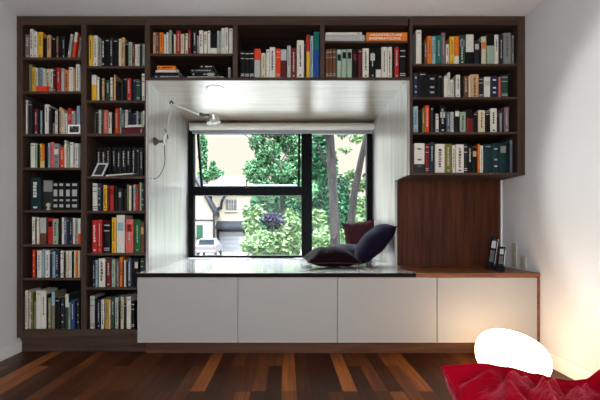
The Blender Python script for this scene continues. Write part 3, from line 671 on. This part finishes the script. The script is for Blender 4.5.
MB().tube(rl([hd + Vector((-.005, -.05, -.045)), hd + Vector((-.008, -.058, -.085))]), .004, 8).build('switch', M_trim, wl_)
cpts = []
ctrl = [P(164.5, 144, LD), P(164.6, 150, LD), P(165, 160, LD), P(163.5, 168, LD), P(160, 175, LD), P(156, 178.4, LD - .02), P(150.5, 178.8, LD - .06), Vector((NL + .006, LD - .1, Z(178.6, LD - .1)))]
for i in range(len(ctrl) - 1):
    p0, p1, p2, p3 = ctrl[max(i - 1, 0)], ctrl[i], ctrl[i + 1], ctrl[min(i + 2, len(ctrl) - 1)]
    for k in range(6):
        q = k / 6
        cpts.append(.5 * ((2 * p1) + (p2 - p0) * q + (2 * p0 - 5 * p1 + 4 * p2 - p3) * q * q + (3 * p1 - p0 - 3 * p2 + p3) * q ** 3))
cpts.append(ctrl[-1])
MB().tube(rl(cpts), .0036, 8).build('cord', mat('grey_cord', (.10, .10, .11), .5), wl_)
# recessed downlight
dlp = Vector((X(215, 3.15), 3.17, NT))
dl = thing('recessed_light', 'small round recessed downlight glowing in the niche ceiling above the lamp', 'ceiling light', dlp)
MB().lathe([(.058, 0), (.070, 0), (.070, -.003), (.058, -.003), (.058, 0)], 28).build('trim_ring', M_trim, dl)
MB().lathe([(0, -.001), (.057, -.001), (.057, -.0025), (0, -.0025)], 28).build('lens', mat('downlight_lens', (.9, .88, .8), .5, emit=(1, .93, .78), estr=3.0), dl)

# ------------------------------------------------------------------ phones on the desk
M_ph = mat('black_plastic', (.008, .008, .009), .45, spec=.06)
def phone(pxc, pyt, pyb, D, label, tilt, w):
    x = X(pxc, D); z1 = Z(pyt, D); h = z1 - ZS
    r = thing('cordless_phone', label, 'phone', (x, D, ZS + .0004), 'phones on the desk', (0, 0, radians(-25)))
    b = MB().prism([(-.03, -.04), (.03, -.04), (.034, .0), (.028, .045), (-.028, .045), (-.034, 0)], 0, .022).prism([(-.026, -.02), (.026, -.02), (.026, .035), (-.026, .035)], .022, .045)
    b.build('charging_base', M_ph, r, .005)
    hs = MB()
    hs.prism([(-w / 2, -.010), (-w * .35, -.016), (w * .35, -.016), (w / 2, -.010), (w / 2, .010), (-w / 2, .010)], 0, h - .02)
    ho = hs.build('handset', M_ph, r, .005, (0, .004, .026)); ho.rotation_euler = (radians(-6), radians(tilt), 0)
    MB().box((w / 2 - .001, -.008, .01), (w / 2 + .0025, .002, h - .04)).build('silver_edge', M_silver, ho)
    MB().box((-w * .3, -.0175, h * .55), (w * .3, -.0155, h * .78)).build('screen', mat('phone_screen', (.05, .06, .06), .1), ho)
    MB().box((-w * .3, -.0175, h * .12), (w * .3, -.0155, h * .48)).build('keypad', mat('phone_keys', (.03, .03, .03), .5), ho)
    return r
phone(490.5, 237, 271, 3.10, 'taller black cordless phone leaning in its charger on the desk', 8, .05)
phone(500.0, 247.5, 272, 2.99, 'shorter black cordless phone nearest the right wall on the desk', 6, .045)
# plates on the right wall
M_plate = mat('beige_plate', lin((186, 177, 160)), .5)
def plate(px0, px1, py0, py1, label):
    d0, d1 = (XR - .004) * F / (px0 - VX), (XR - .004) * F / (px1 - VX)
    dm = (d0 + d1) / 2
    a = (XR - .007, d1, max(ZS + .012, Z(py1, dm))); b = (XR - .0005, d0, Z(py0, dm))
    r = thing('wall_plate', label, 'wall plate', (XR, dm, a[2]))
    bx('plate', a, b, M_plate, r, .002)
    zc = (a[2] + b[2]) / 2
    bx('rocker', (XR - .010, dm - .012, zc - .025), (XR - .0068, dm + .012, zc + .025), M_plate, r, .001)
plate(512, 516.5, 243, 270, 'tall beige wall plate on the right wall beside the phones')
plate(520.5, 526, 256, 271, 'shorter beige wall plate on the right wall above the desk corner')

# ------------------------------------------------------------------ glowing floor lamp
LDp = 2.44
lc = P(512, 357, LDp)
lp = thing('floor_lamp', 'glowing white pebble shaped lamp on the floor before the last cabinet', 'lamp', (lc.x, lc.y, 0))
nu, nv = 48, 28
vs = []; fs = []
a_, b_, c_ = .204, .20, .159
for j in range(nv + 1):
    th = -pi / 2 + pi * j / nv
    for i in range(nu):
        f_ = 2 * pi * i / nu
        cx_, cy_, cz_ = cos(th) * cos(f_), cos(th) * sin(f_), sin(th)
        x = a_ * math.copysign(abs(cx_) ** .88, cx_); y = b_ * cy_; z = c_ * math.copysign(abs(cz_) ** .92, cz_)
        z += -.10 * x + (-.09 * x if cz_ > 0 else .05 * x) * abs(cz_)
        z = max(z, -lc.z + .002)
        vs.append((x, y, z + lc.z))
for j in range(nv):
    for i in range(nu): fs.append((j * nu + i, j * nu + (i + 1) % nu, (j + 1) * nu + (i + 1) % nu, (j + 1) * nu + i))
MB().add(vs, fs, 0, True).build('glass_shade', mat('glowing_opal', (.9, .85, .75), .4, emit=(1, .71, .45), estr=5.2), lp)
MB().lathe([(.0, .001), (.085, .001), (.09, .008), (.085, .02), (0, .02)], 24).build('base_ring', M_trim, lp)

# ------------------------------------------------------------------ red floor cushion in the foreground
def corduroy():
    m = mat('red_velvet', lin((158, 2, 28)), .9, spec=.05, sheen=.5)
    n, l = m.node_tree.nodes, m.node_tree.links; b = n['Principled BSDF']
    b.inputs['Sheen Tint'].default_value = (1, .30, .42, 1); b.inputs['Sheen Roughness'].default_value = .3
    tc = n.new('ShaderNodeTexCoord'); nz = n.new('ShaderNodeTexNoise'); nz.inputs['Scale'].default_value = 1; nz.inputs['Detail'].default_value = 4; nz.inputs['Distortion'].default_value = .8
    mp = n.new('ShaderNodeMapping'); mp.inputs['Rotation'].default_value = (0, 0, radians(-38)); mp.inputs['Scale'].default_value = (7, 26, 10)
    l.new(tc.outputs['Object'], mp.inputs['Vector']); l.new(mp.outputs[0], nz.inputs['Vector'])
    wv = n.new('ShaderNodeTexWave'); wv.inputs['Scale'].default_value = 22; wv.inputs['Distortion'].default_value = 5; wv.inputs['Detail'].default_value = 2; wv.inputs['Detail Scale'].default_value = .6
    l.new(tc.outputs['Object'], wv.inputs['Vector'])
    ad = n.new('ShaderNodeMath'); ad.operation = 'ADD'; l.new(nz.outputs['Fac'], ad.inputs[0]); 
    ml = n.new('ShaderNodeMath'); ml.operation = 'MULTIPLY'; ml.inputs[1].default_value = .04; l.new(wv.outputs['Fac'], ml.inputs[0]); l.new(ml.outputs[0], ad.inputs[1])
    bp = n.new('ShaderNodeBump'); bp.inputs['Strength'].default_value = .35; bp.inputs['Distance'].default_value = .03
    l.new(ad.outputs[0], bp.inputs['Height']); l.new(bp.outputs[0], b.inputs['Normal'])
    return m
rc = thing('floor_cushion', 'big crumpled red velvet floor cushion lying in front of the glowing lamp', 'cushion', (1.28, 1.52, 0))
n = 90; vs = []; fs = []
W2, H2 = .54, .40
def ridge(x):       # back rim height seen in the photo, x in room metres at D ~1.88
    pts = [(-.6, .27), (-.54, .274), (-.46, .282), (-.35, .292), (-.24, .276), (-.10, .246), (0, .222), (.07, .212), (.13, .218), (.23, .272), (.36, .31), (.6, .29)]
    for (x0, z0), (x1, z1) in zip(pts, pts[1:]):
        if x <= x1:
            q = (x - x0) / (x1 - x0); q = q * q * (3 - 2 * q); return z0 + (z1 - z0) * q
    return pts[-1][1]
def top_h(u, v):
    x = W2 * u
    rim = ridge(x)
    crease = 0
    dx, dy = x + .38, (v - 1) * H2
    q = x * 1.0 - dy * .9
    wob = .05 * sin(x * 7 + 1) + .03 * sin(dy * 13 + x * 5)
    rid = lambda a: 1 - 2 * abs(sin(a)) ** .85
    m_ = min(1, (1 - v) * 5)
    crease = .032 * rid((q + wob) * 17) * m_ + .009 * rid((q * 1.3 + wob * 1.6 + dy * .5) * 29 + 1) * min(1, (1 - v) * 9 + .1) + .008 * sin(x * 31 + dy * 9)
    dome = .05 * (1 - ((v + .1) ** 2)) * (1 - u ** 4) - .02
    return rim + (dome if v < .9 else dome * (1 - v) * 10) + crease
for sgn in (1, -1):
    b0 = len(vs)
    for j in range(n + 1):
        for i in range(n + 1):
            u, v = -1 + 2 * i / n, -1 + 2 * j / n
            x = W2 * u * (1 - .07 * (1 - v * v)); y = H2 * v * (1 - .06 * (1 - u * u))
            e = max(0, (1 - u * u) * (1 - v * v)); pr = e ** .35
            sv = max(0, v) ** 1.6; seam_z = .10 * (1 - sv) + ridge(W2 * u) * sv
            hz = top_h(u, v)
            if sgn > 0: z = seam_z + (hz - seam_z) * min(1, pr * 1.3 + (max(0, v) ** 6) * .0)
            else: z = seam_z * (1 - min(1, pr * 1.5)) + .001
            vs.append((x, y, z))
    for j in range(n):
        for i in range(n):
            q = (b0 + j * (n + 1) + i, b0 + j * (n + 1) + i + 1, b0 + (j + 1) * (n + 1) + i + 1, b0 + (j + 1) * (n + 1) + i)
            fs.append(q if sgn > 0 else q[::-1])
MR = corduroy()
MB().add(vs, fs, 0, True).build('cover', MR, rc)
ring = [vs[i] for i in range(n)] + [vs[j * (n + 1) + n] for j in range(n)] + [vs[n * (n + 1) + n - i] for i in range(n)] + [vs[(n - j) * (n + 1)] for j in range(n + 1)]
MB().tube(ring, .005, 6, caps=False).build('piping', MR, rc)

# ------------------------------------------------------------------ outside
ZG = -1.34
gmat = mat('pale_paving', (.22, .21, .195), .9, spec=.04, var=.08, vscale=2)
struct(bx('ground', (-60, 4.6, ZG - .2), (60, 90, ZG), gmat, bevel=0))
def leafmat(name, a, b):
    m = bpy.data.materials.new(name); m.use_nodes = True
    n, l = m.node_tree.nodes, m.node_tree.links; p = n['Principled BSDF']
    g_ = n.new('ShaderNodeNewGeometry'); cr = n.new('ShaderNodeValToRGB')
    cr.color_ramp.elements[0].color = lin(a); cr.color_ramp.elements[1].color = lin(b)
    l.new(g_.outputs['Random Per Island'], cr.inputs[0]); l.new(cr.outputs[0], p.inputs['Base Color'])
    p.inputs['Roughness'].default_value = .7; p.inputs['Specular IOR Level'].default_value = .06
    return m
M_leafA = leafmat('mid_green_leaves', (8, 34, 20), (80, 118, 82))
M_leafB = leafmat('pale_green_leaves', (8, 34, 18), (104, 126, 84))
M_leafC = leafmat('deep_green_leaves', (4, 20, 12), (34, 74, 48))
M_leafP = leafmat('purple_leaves', (20, 17, 28), (48, 42, 60))
M_bark = wood('grey_bark', lin((14, 13, 13)), lin((42, 38, 37)), 'Z', .9, stretch=4, scale=4, spec=.03)
def leaves(blobs, count, size, seed):
    rng = random.Random(seed); m = MB()
    tot = sum(b[1][0] * b[1][2] for b in blobs)
    for c, r in blobs:
        for _ in range(int(count * r[0] * r[2] / tot)):
            d = Vector((rng.gauss(0, 1), rng.gauss(0, 1), rng.gauss(0, 1))).normalized() * (rng.random() ** .4)
            p = Vector(c) + Vector((d.x * r[0], d.y * r[1], d.z * r[2]))
            s = size * rng.uniform(.6, 1.3)
            E = Euler((rng.uniform(-1.2, 1.2), rng.uniform(-1.2, 1.2), rng.uniform(0, 6.28))).to_matrix()
            pts = [Vector((0, -s, 0)), Vector((s * .45, -s * .2, s * .1)), Vector((s * .3, s * .6, s * .05)), Vector((0, s, -s * .1)), Vector((-s * .3, s * .6, s * .05)), Vector((-s * .45, -s * .2, s * .1))]
            m.add([p + E @ q for q in pts], [(0, 1, 2, 3), (0, 3, 4, 5)])
    return m
def tree(name, label, trunk, radii, blobs, count, size, lm, seed, cat='tree', branches=()):
    base = Vector(trunk[0]); r = thing(name, label, cat, base, 'trees and shrubs outside')
    MB().tube(rl2(trunk, base), radii, 12).build('trunk', M_bark, r)
    for pts, rad in branches: MB().tube(rl2(pts, base), rad, 8).build('branch', M_bark, r)
    lv = leaves([(Vector(c) - base, q) for c, q in blobs], count, size, seed)
    o = lv.build('foliage', lm, r); o['kind'] = 'stuff'
    return r
def rl2(ps, b): return [Vector(p) - b for p in ps]
def blob(px, py, D, rx_, rz_, ry=None): return (P(px, py, D), (rx_ * D / F, ry or rx_ * D / F, rz_ * D / F))
def gp_(px, D): return Vector((X(px, D), D, ZG))
tree('tree', 'thick straight grey trunk tree seen through the right window pane', [gp_(336, 8), P(335, 235, 8), P(333, 190, 8), P(330, 140, 8), P(327, 90, 8)], [.13, .1, .085, .09, .07],
     [blob(318, 120, 8, 26, 14), blob(352, 118, 8.2, 20, 8)], 700, .075, M_leafA, 1, branches=[([P(332, 175, 8), P(324, 160, 8.1), P(316, 140, 8.2)], [.035, .025, .015])])
tree('tree', 'slanting grey trunk tree leaning towards the right edge of the window', [gp_(346, 9), P(350, 235, 9), P(354, 195, 9), P(361, 160, 9), P(369, 125, 9)], [.1, .085, .08, .07, .06],
     [blob(352, 175, 9.3, 8, 5), blob(345, 150, 9.5, 7, 3), blob(358, 138, 9.5, 9, 5), blob(371, 180, 9, 8, 9), blob(358, 186, 9.4, 9, 7), blob(342, 134, 9.5, 8, 4), blob(364, 205, 9.2, 7, 8)], 1000, .055, M_leafB, 2)
tree('tree', 'leafy green maple filling the upper window beside the dark mullion', [gp_(282, 15), P(282, 200, 15.6), P(278, 150, 15.6)], [.10, .08, .05],
     [blob(268, 152, 15, 14, 12), blob(288, 142, 15.4, 14, 13), blob(256, 172, 15, 13, 14), blob(280, 172, 15.2, 16, 12), blob(298, 165, 15.5, 14, 18), blob(257, 142, 15, 9, 9), blob(275, 130, 15, 18, 8), blob(300, 190, 15.5, 18, 12), blob(266, 190, 15, 14, 10)], 10000, .075, M_leafA, 3,
     branches=[([P(282, 170, 13), P(268, 150, 13), P(242, 133, 13)], [.025, .02, .012]), ([P(282, 160, 13.2), P(292, 145, 13.2), P(303, 130, 13.2)], [.02, .016, .01])])
tree('tree', 'dense dark green tree behind the thick straight trunk', [gp_(318, 17), P(318, 200, 17), P(318, 150, 17)], [.2, .16, .1],
     [blob(318, 175, 17, 20, 48), blob(328, 205, 17, 24, 22), blob(340, 212, 17, 28, 16), blob(340, 188, 17.3, 12, 14), blob(322, 138, 17, 9, 9)], 8000, .095, M_leafC, 4)
tree('shrub', 'pale leafy bush in front of the garage below the window handle', [gp_(262, 10), P(262, 250, 10), P(262, 235, 10)], [.05, .04, .03],
     [blob(262, 245, 10, 22, 15), blob(282, 246, 10.2, 20, 16), blob(252, 226, 10.5, 9, 11), blob(293, 230, 10, 12, 14), blob(290, 218, 10.6, 8, 9), blob(256, 214, 10.6, 7, 9), blob(245, 212, 10.8, 3, 8)], 4200, .062, M_leafB, 5, 'shrub')
tree('shrub', 'purple leaved shrub among the green bushes under the window transom', [gp_(276, 10.6), P(276, 245, 10.6), P(275, 222, 10.4)], [.05, .04, .03],
     [blob(275, 220, 10.25, 9, 7), blob(283, 224, 10.2, 5, 5), blob(268, 218, 10.3, 5, 5)], 420, .06, M_leafP, 6, 'shrub')
tree('shrub', 'bright green bush at the foot of the two trunks', [gp_(338, 11), P(338, 250, 11), P(338, 240, 11)], [.05, .04, .03],
     [blob(330, 242, 11, 22, 18), blob(358, 238, 11, 14, 22), blob(318, 220, 11.4, 9, 12), blob(360, 210, 11.5, 9, 10)], 3000, .068, M_leafB, 7, 'shrub')
tree('tree', 'tall narrow green tree beside the left edge of the window', [gp_(207, 47), P(207, 200, 47), P(206, 160, 47)], [.25, .2, .12],
     [blob(203, 156, 47, 4, 16), blob(207, 175, 47, 9, 6), blob(203, 142, 47, 4, 7), blob(213, 170, 47, 4, 5)], 1700, .24, M_leafA, 8)
tree('tree', 'small round green tree behind the pale house roof', [gp_(218, 56), P(218, 200, 56), P(218, 175, 56)], [.3, .25, .15],
     [blob(216, 174, 56, 8, 5), blob(213, 165, 56, 3, 4)], 500, .3, M_leafA, 9)
hg = thing('hedge', 'long deep green hedge closing the view behind the trees', 'hedge', gp_(310, 27), 'trees and shrubs outside')
lv = leaves([(Vector(c) - hg.location, q) for c, q in [blob(262, 225, 27, 18, 32), blob(292, 215, 27, 24, 45), blob(325, 222, 27, 26, 34), blob(360, 225, 27, 26, 30), blob(385, 225, 27, 20, 30)]], 4200, .24, 10)
o = lv.build('foliage', M_leafC, hg); o['kind'] = 'stuff'
hm = MB()
for px in (262, 292, 325, 360): hm.tube([gp_(px, 27) - hg.location, P(px, 215, 27) - hg.location], .12, 8)
hm.build('stems', M_bark, hg)

# house across the street
HD = 38.0
M_hw = mat('cream_house_wall', (.135, .113, .088), .9, spec=.04, var=.03, vscale=1)
M_slate = mat('slate_trim', lin((24, 26, 30)), .7, spec=.04)
M_roof = mat('pale_tan_roof', lin((92, 78, 66)), .9, spec=.04, var=.1, vscale=3)
M_gar = mat('grey_garage_door', lin((86, 85, 88)), .7, spec=.04)
M_hwin = mat('dark_window', lin((34, 40, 44)), .5, spec=.1)
hs = thing('house', 'cream house with gabled wing and grey garage seen through the left window', 'house', (X(225, HD), HD, ZG))
def hbx(name, px0, px1, py0, py1, d0, d1, m, D=HD, bevel=0, parent=hs):
    o = bx(name, (X(px0, D), d0, Z(py1, D)), (X(px1, D), d1, Z(py0, D)), m, hs, bevel)
    if parent is not hs: 
        o.location = Vector(o.location) - Vector(parent.location); o.parent = parent
    return o
main = hbx('main_wall', 212, 262, 190, 252, HD, HD + 7, M_hw)
r_ = MB(); x0, x1 = X(205, HD) - hs.location.x, X(268, HD) - hs.location.x
za, zb_ = Z(191, HD) - ZG, Z(171, HD) - ZG
r_.add([(x0, -.6, za), (x1, -.6, za), (x1 - 1, 3.5, zb_), (x0 + 1, 3.5, zb_), (x0, 7.6, za), (x1, 7.6, za)], [(0, 1, 2, 3), (3, 2, 5, 4), (0, 3, 4), (1, 5, 2), (0, 4, 5, 1)])
r_.build('main_roof', M_roof, hs)
# gabled wing, nearer
WD = 36.0
wx0, wx1 = X(176, WD), X(213, WD)
ap = Z(179, WD) - ZG; ev = Z(213, WD) - ZG; wm = (wx0 + wx1) / 2 - hs.location.x
w_ = MB(); a0, a1 = wx0 - hs.location.x, wx1 - hs.location.x
w_.prism([(a0, 0), (a1, 0), (a1, ev), (wm, ap), (a0, ev)], WD - HD, WD - HD + 6, M=Matrix(((1, 0, 0, 0), (0, 0, 1, 0), (0, 1, 0, 0), (0, 0, 0, 1))))
w_.build('wing_wall', M_hw, hs)
for sgn in (1, -1):
    xe = a1 + .25 if sgn > 0 else a0 - .25
    e_ = ev - .2
    MB().add([(wm, -2.4, ap), (xe, -2.4, e_), (xe, -2.4, e_ + .32), (wm, -2.4, ap + .32), (wm, 4, ap), (xe, 4, e_), (xe, 4, e_ + .32), (wm, 4, ap + .32)],
             [(0, 1, 2, 3), (7, 6, 5, 4), (0, 4, 5, 1), (2, 6, 7, 3), (1, 5, 6, 2), (0, 3, 7, 4)]).build('roof_slope', M_slate, hs)
hbx('downpipe', 213.2, 215.2, 212, 252, WD - .2, WD, M_slate, WD)
hbx('string_course', 194, 213, 219.6, 220.6, WD - .08, WD + .05, M_slate, WD)
gd = hbx('wing_window', 196.6, 202.8, 225, 238, WD - .06, WD + .03, mat('green_reflecting_window', lin((14, 42, 30)), .5, spec=.1), WD)
hbx('window_sill', 196, 203.4, 238, 239, WD - .15, WD, M_slate, WD)
# brackets at the eaves
br2 = MB().tube([P(214, 211, HD - .1) - hs.location, P(221, 207.5, HD - .1) - hs.location, P(221.5, 202, HD - .3) - hs.location, P(225, 196, HD - .5) - hs.location], [.12, .16, .14, .14], 8)
br2.build('eave_bracket', M_slate, hs)
uw = hbx('upper_window', 226, 236.5, 199.5, 210, HD - .05, HD + .03, M_hwin)
for k in range(1, 4): hbx('window_mullion', 226 + k * 2.6 - .25, 226 + k * 2.6 + .25, 199.5, 210, HD - .1, HD - .04, M_hw)
hbx('window_mullion', 226, 236.5, 204.4, 205, HD - .1, HD - .04, M_hw)
hbx('window_sill', 225, 237.5, 210.6, 212, HD - .16, HD, M_hw)
sk = MB(); sx_, ex_ = X(213.5, HD) - hs.location.x, X(246, HD) - hs.location.x
sk.add([(sx_, 0, Z(221, HD) - ZG), (ex_, 0, Z(221, HD) - ZG), (ex_, -.9, Z(226.5, HD) - ZG), (sx_, -.9, Z(226.5, HD) - ZG), (sx_, 0, Z(228.5, HD) - ZG), (ex_, 0, Z(228.5, HD) - ZG), (ex_, -.9, Z(228.5, HD) - ZG), (sx_, -.9, Z(228.5, HD) - ZG)],
       [(0, 1, 2, 3), (3, 2, 6, 7), (4, 7, 6, 5), (0, 3, 7, 4), (1, 5, 6, 2)])
sk.build('garage_roof', M_slate, hs)
gf = hbx('garage_frame', 217, 245, 229.5, 252, HD - .12, HD - .02, M_slate)
gdr = MB(); gx0, gx1 = X(219.6, HD), X(243, HD); gz = Z(231.5, HD)
for k in range(5):
    z0_ = ZG + (gz - ZG) * k / 5; z1_ = ZG + (gz - ZG) * (k + 1) / 5
    gdr.box((gx0 - hs.location.x, -.19, z0_ - ZG + .02), (gx1 - hs.location.x, -.13, z1_ - ZG - .02))
gdr.build('garage_door', M_gar, hs)
# car parked on the drive
CD = 31.0
ccx = X(205.5, CD)
car = thing('car', 'pale silver hatchback parked on the drive beside the garage, rear facing', 'car', (ccx, CD, ZG))
cw = .76
prof = [(0, .35), (.0, .85), (.25, .95), (.55, 1.42), (1.6, 1.46), (2.5, .98), (3.6, .85), (3.7, .4)]
def rails(sc_, zs=1): return None
body = MB()
V = []
for sgn in (-1, 1):
    for y, z in prof:
        ins = .0 if z < 1.0 else .14
        V.append((sgn * (cw - ins), y, z))
npf = len(prof)
fs_ = [list(range(npf)), list(range(npf, 2 * npf))[::-1]] + [(i, npf + i, npf + (i + 1) % npf, (i + 1) % npf) for i in range(npf)]
body.add(V, fs_); body.build('body', mat('silver_car_paint', (.06, .06, .065), .5, spec=.03), car, .04)
MB().add([(-.62, .245, .98), (.62, .245, .98), (.56, .51, 1.38), (-.56, .51, 1.38), (-.62, .3, .98), (.62, .3, .98), (.56, .56, 1.38), (-.56, .56, 1.38)],
         [(0, 1, 2, 3), (7, 6, 5, 4), (0, 4, 5, 1), (2, 6, 7, 3), (1, 5, 6, 2), (0, 3, 7, 4)]).build('rear_window', mat('car_glass', (.003, .005, .007), .5, spec=.03), car)
M_tl = mat('tail_light_red', (.6, .03, .03), .3)
for sgn in (-1, 1):
    MB().box((sgn * .68 - .1, -.02, .68), (sgn * .68 + .1, .04, .88)).build('tail_light', M_tl, car, .01)
    for y in (.55, 2.9):
        MB().tube([(sgn * .62, y, .31), (sgn * .82, y, .31)], .31, 20).build('wheel', mat('tyre', (.02, .02, .02), .8), car)
MB().box((-.78, -.06, .38), (.78, .05, .56)).build('bumper', mat('dark_bumper', (.06, .06, .065), .5), car, .02)
